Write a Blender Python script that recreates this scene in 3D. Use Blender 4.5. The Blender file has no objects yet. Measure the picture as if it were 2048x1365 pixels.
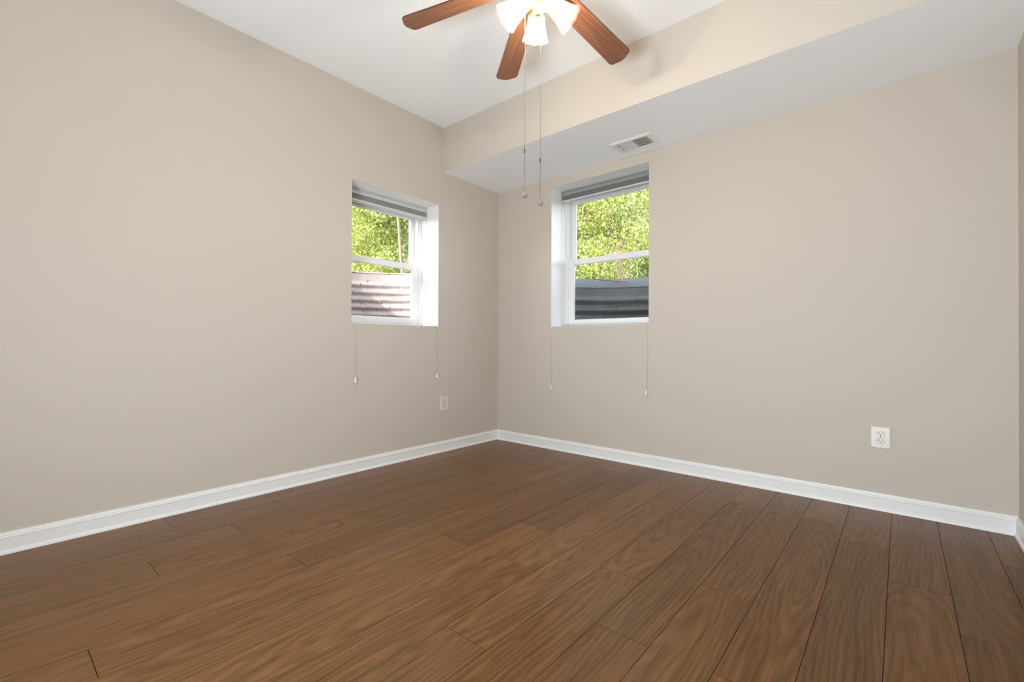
import bpy, bmesh, math, random
import numpy as np
from mathutils import Vector, Matrix

SC = bpy.context.scene
COL = SC.collection
PI = math.pi

# ------------------------------------------------------------------ camera
CAM_H = 0.92
F_PX, YAW, PITCH, ROLL = 914.62, 0.704296, 0.00537, 0.003726
CX, CY = 2.95915, -3.26891
cd = bpy.data.cameras.new('camera')
cam = bpy.data.objects.new('camera', cd)
COL.objects.link(cam)
cd.sensor_width = 36.0
cd.lens = F_PX / 2048 * 36.0
cd.clip_start = 0.02
cd.clip_end = 300
f0 = Vector((-math.sin(YAW), math.cos(YAW), 0)); r0 = Vector((math.cos(YAW), math.sin(YAW), 0)); u0 = Vector((0, 0, 1))
f2 = f0 * math.cos(PITCH) + u0 * math.sin(PITCH)
u2 = u0 * math.cos(PITCH) - f0 * math.sin(PITCH)
r3 = r0 * math.cos(ROLL) + u2 * math.sin(ROLL)
u3 = u2 * math.cos(ROLL) - r0 * math.sin(ROLL)
cam.matrix_world = Matrix(((r3.x, u3.x, -f2.x, CX), (r3.y, u3.y, -f2.y, CY), (r3.z, u3.z, -f2.z, CAM_H), (0, 0, 0, 1)))
SC.camera = cam

# ------------------------------------------------------------------ sky, sun, exposure
SUN_AZ = Vector((0.225, 0.974)).normalized()      # horizontal travel direction of the sunlight
SUN_EL = math.radians(22)
world = bpy.data.worlds.new('sky'); SC.world = world
world.use_nodes = True
wn = world.node_tree.nodes; wl = world.node_tree.links
wn.clear()
wo = wn.new('ShaderNodeOutputWorld'); wb = wn.new('ShaderNodeBackground'); ws = wn.new('ShaderNodeTexSky')
ws.sky_type = 'NISHITA'; ws.sun_disc = False; ws.sun_elevation = SUN_EL
ws.sun_rotation = math.atan2(-SUN_AZ.x, -SUN_AZ.y)
ws.altitude = 50
wb.inputs['Strength'].default_value = 1.35
wh = wn.new('ShaderNodeHueSaturation'); wh.inputs['Saturation'].default_value = 0.45
wl.new(ws.outputs[0], wh.inputs['Color']); wl.new(wh.outputs[0], wb.inputs[0]); wl.new(wb.outputs[0], wo.inputs[0])
sd = bpy.data.lights.new('sun', 'SUN'); sun = bpy.data.objects.new('sun', sd); COL.objects.link(sun)
sd.energy = 8.5; sd.angle = math.radians(0.6); sd.color = (1.0, 0.93, 0.80)
sv = Vector((SUN_AZ.x * math.cos(SUN_EL), SUN_AZ.y * math.cos(SUN_EL), -math.sin(SUN_EL)))
sun.rotation_euler = sv.to_track_quat('-Z', 'Y').to_euler()
sun.location = (-3, -8, 9)
# added fill light, unseen and tilted up, in the opening behind the camera
ad = bpy.data.lights.new('rear_fill', 'AREA'); area = bpy.data.objects.new('rear_fill', ad); COL.objects.link(area)
ad.shape = 'RECTANGLE'; ad.size = 1.2; ad.size_y = 0.6; ad.energy = 116; ad.color = (0.82, 0.92, 1.0)
area.location = (2.55, -4.30, 0.40); area.rotation_euler = (math.radians(120), 0, 0)
LAMP_W = 8.8
LAMP_COL = (1.0, 0.94, 0.86)

SC.view_settings.view_transform = 'Standard'
SC.view_settings.look = 'None'
SC.view_settings.exposure = 0.0
SC.view_settings.gamma = 1.0
SC.view_settings.use_curve_mapping = False
SC.cycles.max_bounces = 12
SC.cycles.diffuse_bounces = 8
SC.cycles.transparent_max_bounces = 16
SC.cycles.use_denoising = True
SC.cycles.sample_clamp_indirect = 6.0
SC.cycles.caustics_reflective = False
SC.cycles.caustics_refractive = False

# ------------------------------------------------------------------ room sizes
W = 3.394        # width of the wall under the soffit
L = 4.15         # length of the room
ZC = 2.752       # ceiling
ZS = 2.369       # soffit underside
SDP = 0.689      # soffit depth
TH = 0.33        # outer wall thickness
LW = dict(a0=-1.542, a1=-0.745, z0=1.060, z1=2.085)   # opening in wall_left  (a = y)
RW = dict(a0=0.630, a1=1.523, z0=1.063, z1=2.287)     # opening in wall_back (a = x)

# ------------------------------------------------------------------ helpers
def link(o):
    COL.objects.link(o); return o

def tag(o, label=None, cat=None, group=None, kind=None):
    if label: o['label'] = label
    if cat: o['category'] = cat
    if group: o['group'] = group
    if kind: o['kind'] = kind
    return o

def empty(name, loc, rz=0.0):
    o = bpy.data.objects.new(name, None); link(o)
    o.location = loc; o.rotation_euler = (0, 0, rz); o.empty_display_size = 0.05
    return o

def obj(name, bm, mats, parent=None, smooth=None, bevel=0.0, segs=2):
    """Link a bmesh as ONE mesh object; smooth = auto-smooth angle in degrees."""
    bmesh.ops.recalc_face_normals(bm, faces=bm.faces)
    if bevel:
        es = [e for e in bm.edges if len(e.link_faces) == 2 and e.calc_face_angle(0) > math.radians(35)]
        bmesh.ops.bevel(bm, geom=es, offset=bevel, segments=segs, affect='EDGES', profile=0.5, clamp_overlap=True)
    if smooth is not None:
        for f in bm.faces: f.smooth = True
        for e in bm.edges:
            if len(e.link_faces) == 2 and e.calc_face_angle(0) > math.radians(smooth): e.smooth = False
    me = bpy.data.meshes.new(name); bm.to_mesh(me); bm.free()
    for m in (mats if isinstance(mats, (list, tuple)) else [mats]): me.materials.append(m)
    o = bpy.data.objects.new(name, me); link(o)
    if parent: o.parent = parent
    return o

def box(bm, lo, hi, mat=0):
    x0, y0, z0 = lo; x1, y1, z1 = hi
    v = [bm.verts.new(p) for p in ((x0,y0,z0),(x1,y0,z0),(x1,y1,z0),(x0,y1,z0),(x0,y0,z1),(x1,y0,z1),(x1,y1,z1),(x0,y1,z1))]
    fs = []
    for ids in ((3,2,1,0),(4,5,6,7),(0,1,5,4),(1,2,6,5),(2,3,7,6),(3,0,4,7)):
        f = bm.faces.new([v[i] for i in ids]); f.material_index = mat; fs.append(f)
    return fs

def boxes(*bs):
    bm = bmesh.new()
    for lo, hi in bs: box(bm, lo, hi)
    return bm

def tube(bm, pts, rad, n=10, caps=True):
    pts = [Vector(p) for p in pts]
    if not isinstance(rad, (list, tuple)): rad = [rad] * len(pts)
    rings = []; ref = None
    for i, p in enumerate(pts):
        t = (pts[min(i+1, len(pts)-1)] - pts[max(i-1, 0)]).normalized()
        if ref is None: ref = Vector((0, 0, 1)) if abs(t.z) < 0.9 else Vector((1, 0, 0))
        s = t.cross(ref).normalized(); ref = s.cross(t).normalized()
        rings.append([bm.verts.new(p + (s * math.cos(2*PI*k/n) + ref * math.sin(2*PI*k/n)) * rad[i]) for k in range(n)])
    for a, b in zip(rings, rings[1:]):
        for k in range(n): bm.faces.new((a[k], a[(k+1) % n], b[(k+1) % n], b[k]))
    if caps:
        bm.faces.new(rings[0][::-1]); bm.faces.new(rings[-1])

def lathe(bm, prof, n=32, M=None, wob=None):
    """prof = [(r, z)], about local z; M places it; wob(r,z,ang) may alter (r,z)."""
    rings = []
    for i, (r, z) in enumerate(prof):
        ring = []
        for k in range(n):
            a = 2*PI*k/n
            rr, zz = wob(r, z, a, i) if wob else (r, z)
            p = Vector((rr*math.cos(a), rr*math.sin(a), zz))
            ring.append(bm.verts.new(M @ p if M else p))
        rings.append(ring)
    for a, b in zip(rings, rings[1:]):
        for k in range(n): bm.faces.new((a[k], a[(k+1) % n], b[(k+1) % n], b[k]))
    return rings

def cap(bm, ring): bm.faces.new(ring)

def prism(bm, outline, z0, z1):
    a = [bm.verts.new((x, y, z0)) for x, y in outline]; b = [bm.verts.new((x, y, z1)) for x, y in outline]
    n = len(a)
    bm.faces.new(a[::-1]); bm.faces.new(b)
    for i in range(n): bm.faces.new((a[i], a[(i+1) % n], b[(i+1) % n], b[i]))

# ------------------------------------------------------------------ materials
def new_mat(name):
    m = bpy.data.materials.new(name); m.use_nodes = True
    nt = m.node_tree; nt.nodes.clear()
    out = nt.nodes.new('ShaderNodeOutputMaterial')
    return m, nt, out

def N(nt, t, **kw):
    n = nt.nodes.new(t)
    for k, v in kw.items():
        if k in n.inputs: n.inputs[k].default_value = v
        else: setattr(n, k, v)
    return n

def pbr(name, col, rough=0.5, metal=0.0, bump=0.0, bscale=200.0, vary=0.0, vscale=3.0, spec=0.5):
    m, nt, out = new_mat(name)
    b = N(nt, 'ShaderNodeBsdfPrincipled'); b.inputs['Base Color'].default_value = (*col, 1)
    b.inputs['Roughness'].default_value = rough; b.inputs['Metallic'].default_value = metal
    b.inputs['Specular IOR Level'].default_value = spec
    nt.links.new(b.outputs[0], out.inputs[0])
    tc = N(nt, 'ShaderNodeTexCoord')
    if vary:
        no = N(nt, 'ShaderNodeTexNoise'); no.inputs['Scale'].default_value = vscale; no.inputs['Detail'].default_value = 4
        nt.links.new(tc.outputs['Object'], no.inputs['Vector'])
        mx = N(nt, 'ShaderNodeMix', data_type='RGBA')
        mx.inputs[6].default_value = (*[c * (1 - vary) for c in col], 1); mx.inputs[7].default_value = (*[min(1, c * (1 + vary)) for c in col], 1)
        nt.links.new(no.outputs[0], mx.inputs[0]); nt.links.new(mx.outputs[2], b.inputs['Base Color'])
    if bump:
        n2 = N(nt, 'ShaderNodeTexNoise'); n2.inputs['Scale'].default_value = bscale; n2.inputs['Detail'].default_value = 3
        nt.links.new(tc.outputs['Object'], n2.inputs['Vector'])
        bp = N(nt, 'ShaderNodeBump'); bp.inputs['Strength'].default_value = bump; bp.inputs['Distance'].default_value = 0.002
        nt.links.new(n2.outputs[0], bp.inputs['Height']); nt.links.new(bp.outputs[0], b.inputs['Normal'])
    return m

M = {}
M['wall'] = pbr('beige_wall_paint', (0.556, 0.504, 0.440), 0.62, bump=0.12, bscale=260, vary=0.012, vscale=2.0, spec=0.3)
M['ceiling'] = pbr('white_ceiling_paint', (0.90, 0.905, 0.915), 0.8, bump=0.08, bscale=220, spec=0.2)
M['trim'] = pbr('white_trim_paint', (0.80, 0.80, 0.79), 0.35)
M['reveal'] = pbr('white_reveal_paint', (0.82, 0.82, 0.81), 0.5)
M['vinyl'] = pbr('white_window_vinyl', (0.80, 0.80, 0.81), 0.32)
M['plate'] = pbr('ivory_outlet_plastic', (0.66, 0.61, 0.55), 0.3)
M['slot'] = pbr('dark_slot', (0.02, 0.018, 0.015), 0.6)
M['gap'] = pbr('receptacle_gap', (0.20, 0.18, 0.15), 0.7)
M['screw'] = pbr('painted_screw', (0.45, 0.41, 0.36), 0.35, 0.2)
M['vent'] = pbr('white_vent_enamel', (0.80, 0.79, 0.77), 0.4)
M['duct'] = pbr('dark_duct', (0.26, 0.22, 0.215), 0.7)
M['shade_rail'] = pbr('grey_shade_rail', (0.30, 0.30, 0.29), 0.4)
M['shade_white'] = pbr('pale_shade_rail', (0.62, 0.62, 0.61), 0.4)
M['shade_cloth'] = pbr('grey_pleated_fabric', (0.30, 0.295, 0.285), 0.9, bump=0.2, bscale=500)
M['shade_pale'] = pbr('pale_grey_pleated_fabric', (0.46, 0.46, 0.45), 0.9, bump=0.2, bscale=500)
M['cord'] = pbr('pale_cord', (0.57, 0.53, 0.47), 0.7)
M['tassel'] = pbr('white_tassel_plastic', (0.76, 0.75, 0.72), 0.4)
M['brass'] = pbr('polished_brass', (0.83, 0.60, 0.26), 0.22, 1.0)
M['chain'] = pbr('brushed_bead_chain', (0.30, 0.27, 0.23), 0.35, 0.7)
M['dark_metal'] = pbr('dark_connector', (0.08, 0.075, 0.07), 0.4, 0.6)
M['bark'] = pbr('tree_bark', (0.21, 0.148, 0.092), 0.9, bump=0.4, bscale=40, vary=0.35, vscale=20)
M['twig'] = pbr('dry_twig', (0.16, 0.115, 0.072), 0.9, vary=0.3, vscale=15)
M['ground'] = pbr('grassy_ground', (0.06, 0.08, 0.03), 0.95, bump=0.5, bscale=30, vary=0.5, vscale=6)
M['outside'] = pbr('exterior_siding', (0.30, 0.29, 0.28), 0.7, vary=0.05, vscale=4)

# steel of the window wells
def steel(name, col, dirt):
    m, nt, out = new_mat(name)
    b = N(nt, 'ShaderNodeBsdfPrincipled'); b.inputs['Roughness'].default_value = 0.5; b.inputs['Metallic'].default_value = 0.25
    tc = N(nt, 'ShaderNodeTexCoord')
    n1 = N(nt, 'ShaderNodeTexNoise'); n1.inputs['Scale'].default_value = 14; n1.inputs['Detail'].default_value = 6
    n2 = N(nt, 'ShaderNodeTexNoise'); n2.inputs['Scale'].default_value = 34; n2.inputs['Detail'].default_value = 3
    nt.links.new(tc.outputs['Object'], n1.inputs['Vector']); nt.links.new(tc.outputs['Object'], n2.inputs['Vector'])
    cr = N(nt, 'ShaderNodeValToRGB'); cr.color_ramp.elements[0].position = 0.30; cr.color_ramp.elements[1].position = 0.70
    cr.color_ramp.elements[0].color = (*[c * 0.86 for c in col], 1); cr.color_ramp.elements[1].color = (*[c * 1.08 for c in col], 1)
    nt.links.new(n1.outputs[0], cr.inputs[0])
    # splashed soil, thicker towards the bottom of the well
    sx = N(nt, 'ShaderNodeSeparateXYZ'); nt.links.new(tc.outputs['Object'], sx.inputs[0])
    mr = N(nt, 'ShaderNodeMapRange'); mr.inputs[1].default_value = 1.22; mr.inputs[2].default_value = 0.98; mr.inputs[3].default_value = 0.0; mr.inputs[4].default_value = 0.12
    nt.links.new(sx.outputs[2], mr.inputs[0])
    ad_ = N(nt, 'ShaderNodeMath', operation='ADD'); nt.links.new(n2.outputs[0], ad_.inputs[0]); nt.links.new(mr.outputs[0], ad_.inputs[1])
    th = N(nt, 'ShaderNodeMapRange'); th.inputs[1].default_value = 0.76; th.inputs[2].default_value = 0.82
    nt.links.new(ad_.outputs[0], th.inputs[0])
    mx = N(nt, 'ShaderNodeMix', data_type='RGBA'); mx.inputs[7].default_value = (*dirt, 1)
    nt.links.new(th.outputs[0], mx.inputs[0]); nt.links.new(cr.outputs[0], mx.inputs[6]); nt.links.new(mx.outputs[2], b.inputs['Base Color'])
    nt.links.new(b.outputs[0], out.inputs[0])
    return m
M['steel_lit_pink'] = steel('light_tinted_steel', (0.44, 0.365, 0.36), (0.09, 0.05, 0.04))  # pink cast of the light is put into this steel's colour
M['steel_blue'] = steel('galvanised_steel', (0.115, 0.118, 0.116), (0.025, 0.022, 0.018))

# clear glass: reflects by Fresnel, otherwise lets the view through
def glass_mat():
    m, nt, out = new_mat('window_glass')
    fr = N(nt, 'ShaderNodeFresnel'); ge = N(nt, 'ShaderNodeNewGeometry'); io = N(nt, 'ShaderNodeMapRange'); io.inputs[3].default_value = 1.45; io.inputs[4].default_value = 1 / 1.45
    nt.links.new(ge.outputs['Backfacing'], io.inputs[0]); nt.links.new(io.outputs[0], fr.inputs['IOR'])   # both faces of the thin pane reflect alike
    tr = N(nt, 'ShaderNodeBsdfTransparent'); tr.inputs[0].default_value = (0.97, 0.985, 0.98, 1)
    gl = N(nt, 'ShaderNodeBsdfGlossy'); gl.inputs['Roughness'].default_value = 0.0
    mx = N(nt, 'ShaderNodeMixShader')
    nt.links.new(fr.outputs[0], mx.inputs[0]); nt.links.new(tr.outputs[0], mx.inputs[1]); nt.links.new(gl.outputs[0], mx.inputs[2])
    nt.links.new(mx.outputs[0], out.inputs[0])
    return m
M['glass'] = glass_mat()

def lamp_glass():
    m, nt, out = new_mat('frosted_lattice_glass')
    tr = N(nt, 'ShaderNodeBsdfTransparent'); tr.inputs[0].default_value = (0.84, 0.80, 0.74, 1)
    tl = N(nt, 'ShaderNodeBsdfTranslucent'); tl.inputs[0].default_value = (1, 0.96, 0.92, 1)
    df = N(nt, 'ShaderNodeBsdfPrincipled'); df.inputs['Base Color'].default_value = (0.92, 0.88, 0.84, 1); df.inputs['Roughness'].default_value = 0.15
    at = N(nt, 'ShaderNodeAttribute', attribute_name='cut')
    mr = N(nt, 'ShaderNodeMapRange'); mr.inputs[3].default_value = 0.11; mr.inputs[4].default_value = 0.006; nt.links.new(at.outputs['Fac'], mr.inputs[0])
    a = N(nt, 'ShaderNodeMixShader'); nt.links.new(mr.outputs[0], a.inputs[0])
    b = N(nt, 'ShaderNodeMixShader'); b.inputs[0].default_value = 0.015
    nt.links.new(tr.outputs[0], a.inputs[1]); nt.links.new(tl.outputs[0], a.inputs[2])
    nt.links.new(a.outputs[0], b.inputs[1]); nt.links.new(df.outputs[0], b.inputs[2]); nt.links.new(b.outputs[0], out.inputs[0])
    return m
M['lamp_glass'] = lamp_glass()

def emit(name, col, s):
    m, nt, out = new_mat(name)
    e = N(nt, 'ShaderNodeEmission'); e.inputs[0].default_value = (*col, 1); e.inputs[1].default_value = s
    nt.links.new(e.outputs[0], out.inputs[0]); return m
M['bulb'] = emit('lit_bulb', LAMP_COL, 4.0)

def crystal():
    m, nt, out = new_mat('clear_faceted_knob')
    b = N(nt, 'ShaderNodeBsdfPrincipled'); b.inputs['Base Color'].default_value = (0.42, 0.38, 0.32, 1)
    b.inputs['Roughness'].default_value = 0.05; b.inputs['Transmission Weight'].default_value = 0.45; b.inputs['IOR'].default_value = 1.5
    nt.links.new(b.outputs[0], out.inputs[0]); return m
M['crystal'] = crystal()

def wood_blade():
    m, nt, out = new_mat('reddish_blade_wood')
    b = N(nt, 'ShaderNodeBsdfPrincipled'); b.inputs['Roughness'].default_value = 0.42
    tc = N(nt, 'ShaderNodeTexCoord'); mp = N(nt, 'ShaderNodeMapping'); mp.inputs['Scale'].default_value = (2.2, 70, 70)
    nt.links.new(tc.outputs['UV'], mp.inputs[0])
    no = N(nt, 'ShaderNodeTexNoise'); no.inputs['Scale'].default_value = 1.6; no.inputs['Detail'].default_value = 6; no.inputs['Roughness'].default_value = 0.65
    nt.links.new(mp.outputs[0], no.inputs['Vector'])
    cr = N(nt, 'ShaderNodeValToRGB')
    cr.color_ramp.elements[0].position = 0.32; cr.color_ramp.elements[0].color = (0.120, 0.046, 0.024, 1)
    cr.color_ramp.elements[1].position = 0.68; cr.color_ramp.elements[1].color = (0.265, 0.115, 0.060, 1)
    nt.links.new(no.outputs[0], cr.inputs[0]); nt.links.new(cr.outputs[0], b.inputs['Base Color']); nt.links.new(b.outputs[0], out.inputs[0])
    return m
M['blade'] = wood_blade()
M['blade_edge'] = pbr('dark_blade_edge', (0.07, 0.028, 0.016), 0.5)

def floor_mat():
    m, nt, out = new_mat('brown_plank_floor')
    L_ = nt.links.new
    b = N(nt, 'ShaderNodeBsdfPrincipled')
    uv = N(nt, 'ShaderNodeTexCoord')
    at = N(nt, 'ShaderNodeAttribute', attribute_name='plank_random')
    sp = N(nt, 'ShaderNodeSeparateColor'); L_(at.outputs['Color'], sp.inputs[0])
    sx = N(nt, 'ShaderNodeSeparateXYZ'); L_(uv.outputs['UV'], sx.inputs[0])
    def math_(op, a, c=None, v=None):
        n = N(nt, 'ShaderNodeMath', operation=op); L_(a, n.inputs[0])
        if c is not None: L_(c, n.inputs[1])
        if v is not None: n.inputs[1].default_value = v
        return n.outputs[0]
    # warp of the grain, so that the figure wanders along the board
    cw = N(nt, 'ShaderNodeCombineXYZ'); L_(math_('MULTIPLY', sx.outputs[0], v=7.0), cw.inputs[0]); L_(math_('MULTIPLY', sx.outputs[1], v=1.3), cw.inputs[1]); L_(math_('MULTIPLY', sp.outputs[0], v=37.0), cw.inputs[2])
    nw = N(nt, 'ShaderNodeTexNoise'); nw.inputs['Scale'].default_value = 1.0; nw.inputs['Detail'].default_value = 3; L_(cw.outputs[0], nw.inputs['Vector'])
    # figure: nested ovals (cathedrals) round a random heart on each board
    uc = math_('SUBTRACT', sx.outputs[0], math_('MULTIPLY', sp.outputs[1], v=0.30))
    uc = math_('ADD', uc, v=0.06)
    vc = math_('MULTIPLY', math_('SUBTRACT', sx.outputs[1], math_('MULTIPLY', sp.outputs[2], v=1.5)), v=0.10)
    d2 = math_('SQRT', math_('ADD', math_('MULTIPLY', uc, uc), math_('MULTIPLY', vc, vc)))
    d2 = math_('ADD', d2, math_('MULTIPLY', nw.outputs[0], v=0.085))
    ring = math_('SINE', math_('MULTIPLY', d2, v=360.0))
    ring = math_('ADD', math_('MULTIPLY', ring, v=0.5), v=0.5)
    # fine fibre
    cf = N(nt, 'ShaderNodeCombineXYZ'); L_(math_('MULTIPLY', sx.outputs[0], v=260.0), cf.inputs[0]); L_(math_('MULTIPLY', sx.outputs[1], v=7.0), cf.inputs[1]); L_(math_('MULTIPLY', sp.outputs[2], v=91.0), cf.inputs[2])
    nf = N(nt, 'ShaderNodeTexNoise'); nf.inputs['Scale'].default_value = 1.0; nf.inputs['Detail'].default_value = 4; nf.inputs['Roughness'].default_value = 0.6; L_(cf.outputs[0], nf.inputs['Vector'])
    # broad streaks
    cs = N(nt, 'ShaderNodeCombineXYZ'); L_(math_('MULTIPLY', sx.outputs[0], v=26.0), cs.inputs[0]); L_(math_('MULTIPLY', sx.outputs[1], v=1.6), cs.inputs[1]); L_(math_('MULTIPLY', sp.outputs[1], v=53.0), cs.inputs[2])
    ns = N(nt, 'ShaderNodeTexNoise'); ns.inputs['Scale'].default_value = 1.0; ns.inputs['Detail'].default_value = 3; ns.inputs['Distortion'].default_value = 0.8; L_(cs.outputs[0], ns.inputs['Vector'])
    g = math_('ADD', math_('MULTIPLY', ring, v=0.15), math_('ADD', math_('MULTIPLY', nf.outputs[0], v=0.72), math_('MULTIPLY', ns.outputs[0], v=0.58)))
    cr = N(nt, 'ShaderNodeValToRGB')
    e = cr.color_ramp.elements
    e[0].position = 0.40; e[0].color = (0.080, 0.032, 0.008, 1)
    e[1].position = 0.94; e[1].color = (0.240, 0.117, 0.046, 1)
    k = e.new(0.66); k.color = (0.158, 0.073, 0.024, 1)
    L_(g, cr.inputs[0])
    tone = N(nt, 'ShaderNodeAttribute', attribute_name='plank_tone')
    mul = N(nt, 'ShaderNodeMix', data_type='RGBA', blend_type='MULTIPLY'); mul.inputs[0].default_value = 1.0
    L_(cr.outputs[0], mul.inputs[6]); L_(tone.outputs['Color'], mul.inputs[7]); L_(mul.outputs[2], b.inputs['Base Color'])
    b.inputs['Specular IOR Level'].default_value = 0.20
    rg = N(nt, 'ShaderNodeMapRange'); rg.inputs[3].default_value = 0.25; rg.inputs[4].default_value = 0.38; L_(nf.outputs[0], rg.inputs[0]); L_(rg.outputs[0], b.inputs['Roughness'])
    bp = N(nt, 'ShaderNodeBump'); bp.inputs['Strength'].default_value = 0.5; bp.inputs['Distance'].default_value = 0.0012
    L_(nf.outputs[0], bp.inputs['Height']); L_(bp.outputs[0], b.inputs['Normal'])
    L_(b.outputs[0], out.inputs[0])
    return m
M['floor'] = floor_mat()
M['underlay'] = pbr('dark_joint', (0.020, 0.011, 0.006), 0.9)

def leaf_mat(name, cols):
    m, nt, out = new_mat(name)
    ge = N(nt, 'ShaderNodeNewGeometry')
    cr = N(nt, 'ShaderNodeValToRGB'); els = cr.color_ramp.elements
    els[0].color = (*cols[0], 1); els[1].color = (*cols[-1], 1)
    for i, c in enumerate(cols[1:-1]):
        k = els.new((i + 1) / (len(cols) - 1)); k.color = (*c, 1)
    nt.links.new(ge.outputs['Random Per Island'], cr.inputs[0])
    df = N(nt, 'ShaderNodeBsdfDiffuse'); tl = N(nt, 'ShaderNodeBsdfTranslucent'); gl = N(nt, 'ShaderNodeBsdfGlossy'); gl.inputs['Roughness'].default_value = 0.35
    nt.links.new(cr.outputs[0], df.inputs[0]); nt.links.new(cr.outputs[0], tl.inputs[0])
    a = N(nt, 'ShaderNodeMixShader'); a.inputs[0].default_value = 0.45; nt.links.new(df.outputs[0], a.inputs[1]); nt.links.new(tl.outputs[0], a.inputs[2])
    b = N(nt, 'ShaderNodeMixShader'); b.inputs[0].default_value = 0.06; nt.links.new(a.outputs[0], b.inputs[1]); nt.links.new(gl.outputs[0], b.inputs[2])
    nt.links.new(b.outputs[0], out.inputs[0]); return m
M['leaf'] = leaf_mat('spring_leaves', [(0.193, 0.289, 0.030), (0.347, 0.443, 0.058), (0.482, 0.539, 0.115), (0.597, 0.597, 0.232), (0.693, 0.656, 0.443)])
M['leaf_deep'] = leaf_mat('deeper_leaves', [(0.115, 0.211, 0.030), (0.250, 0.367, 0.049), (0.386, 0.482, 0.088), (0.521, 0.560, 0.193)])

# ------------------------------------------------------------------ floor: every board laid at its own place
def build_floor():
    rng = random.Random(5)
    P, OFF, LEN, GAP = 0.1815, 0.017, 1.524, 0.0020
    joints = {1: -2.128, 2: -2.42, 3: -2.79, 4: -2.047, 5: -2.378, 6: -1.518, 7: -1.804, 8: -1.43, 9: -1.792, 10: -2.27,
              11: -1.588, 12: -1.938, 13: -1.46, 14: -1.925, 15: -0.615, 16: -0.945, 17: -1.232, 18: -2.0, 0: -1.1}
    shades = {(8, 1): 0.76, (6, 1): 0.92, (7, 1): 0.80, (7, 0): 1.0, (9, 0): 0.94, (9, 1): 1.04, (10, 0): 0.90, (11, 0): 0.93, (12, 0): 0.86, (12, 1): 0.88, (13, 1): 0.92, (13, 0): 0.93, (14, 1): 0.88, (14, 0): 0.90, (15, 1): 0.95, (15, 0): 0.80, (16, 1): 0.88, (16, 0): 0.86, (17, 0): 0.74, (17, 1): 0.76, (18, 1): 0.78, (18, 0): 0.78, (2, 1): 0.92, (4, 1): 0.97, (5, 1): 0.90, (3, 0): 1.10, (2, 0): 1.06, (4, 0): 1.05, (1, 0): 1.0, (0, 0): 0.96}
    bm = bmesh.new(); uvl = bm.loops.layers.uv.new('UVMap')
    cr = bm.loops.layers.float_color.new('plank_random'); ct = bm.loops.layers.float_color.new('plank_tone')
    box(bm, (0, -L - 0.1, -0.12), (W, 0, -0.004), 1)
    for row in range(-1, 19):
        x0 = OFF + row * P; x1 = x0 + P
        x0c = max(x0, 0) ; x1c = min(x1, W)
        if x1c - x0c < 0.004: continue
        j = joints.get(row, -1.0 - rng.random())
        k = math.ceil((0 - j) / LEN)
        ys = sorted(j + LEN * q for q in range(-5, 5))
        ys = [-L - 0.1] + [y for y in ys if -L - 0.08 < y < -0.02] + [0.0]
        segs = list(zip(ys, ys[1:])); n = len(segs)
        for i, (ya, yb) in enumerate(segs):
            fs = box(bm, (x0c + GAP/2, ya + GAP/2, -0.012), (x1c - GAP/2, yb - GAP/2, 0.0), 0)
            r = (rng.random(), rng.random(), rng.random())
            # far side of the listed joint = 1, near side = 0
            t = shades.get((row, 1 if (ya + yb)/2 > j else 0), None) if abs((ya+yb)/2 - j) < LEN else None
            if t is None: t = rng.uniform(0.90, 1.08)
            if row >= 11: t *= 0.93  # right-hand boards darkened, the dimmer light there put into their tone
            h = rng.uniform(-0.03, 0.03)
            tone = (t * (1 + h), t, t * (1 - h), 1)
            for f in fs:
                for lp in f.loops:
                    lp[uvl].uv = (lp.vert.co.x - x0, lp.vert.co.y - ya)
                    lp[cr] = (*r, 1); lp[ct] = tone
    o = obj('floor', bm, [M['floor'], M['underlay']]); tag(o, kind='structure')
build_floor()

# ------------------------------------------------------------------ walls, ceiling, soffit
def wall_with_hole(name, axis, h, lo, hi, th):
    """Wall with one window opening; axis 'x' = runs along y at x in [-th, 0]; axis 'y' = runs along x at y in [0, th]."""
    bm = bmesh.new()
    us = [lo, h['a0'], h['a1'], hi]; zs = [-0.12, h['z0'], h['z1'], ZC + 0.15]
    def P(u, d, z): return (-d, u, z) if axis == 'x' else (u, d, z)
    vs = {}
    for d in (0, th):
        for i, u in enumerate(us):
            for k, z in enumerate(zs): vs[(i, k, d)] = bm.verts.new(P(u, d, z))
    for i in range(3):
        for k in range(3):
            if i == 1 and k == 1: continue
            for d, mi in ((0, 0), (th, 2)):
                f = bm.faces.new([vs[(i, k, d)], vs[(i+1, k, d)], vs[(i+1, k+1, d)], vs[(i, k+1, d)]]); f.material_index = mi
    def side(a, b, mi):
        f = bm.faces.new([vs[(*a, 0)], vs[(*b, 0)], vs[(*b, th)], vs[(*a, th)]]); f.material_index = mi
    for a, b in (((1,1),(2,1)), ((2,1),(2,2)), ((2,2),(1,2)), ((1,2),(1,1))): side(a, b, 1)
    for i in range(3): side((i,0),(i+1,0),2); side((i,3),(i+1,3),2)
    for k in range(3): side((0,k),(0,k+1),2); side((3,k),(3,k+1),2)
    return tag(obj(name, bm, [M['wall'], M['reveal'], M['outside']]), kind='structure')
wall_with_hole('wall_left', 'x', LW, -L - 0.15, TH, TH)
wall_with_hole('wall_back', 'y', RW, 0.0, W + 0.15, TH)
tag(obj('wall_right', boxes(((W, -L - 0.15, -0.12), (W + 0.15, 0.0, ZC + 0.15))), M['wall']), kind='structure')
# rear wall, behind the camera, with an opening added for the fill light
tag(obj('wall_rear', boxes(((0, -L - 0.15, 0), (1.85, -L, ZC)), ((3.25, -L - 0.15, 0), (W, -L, ZC)), ((1.85, -L - 0.15, 2.1), (3.25, -L, ZC))), M['wall']), kind='structure')
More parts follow.
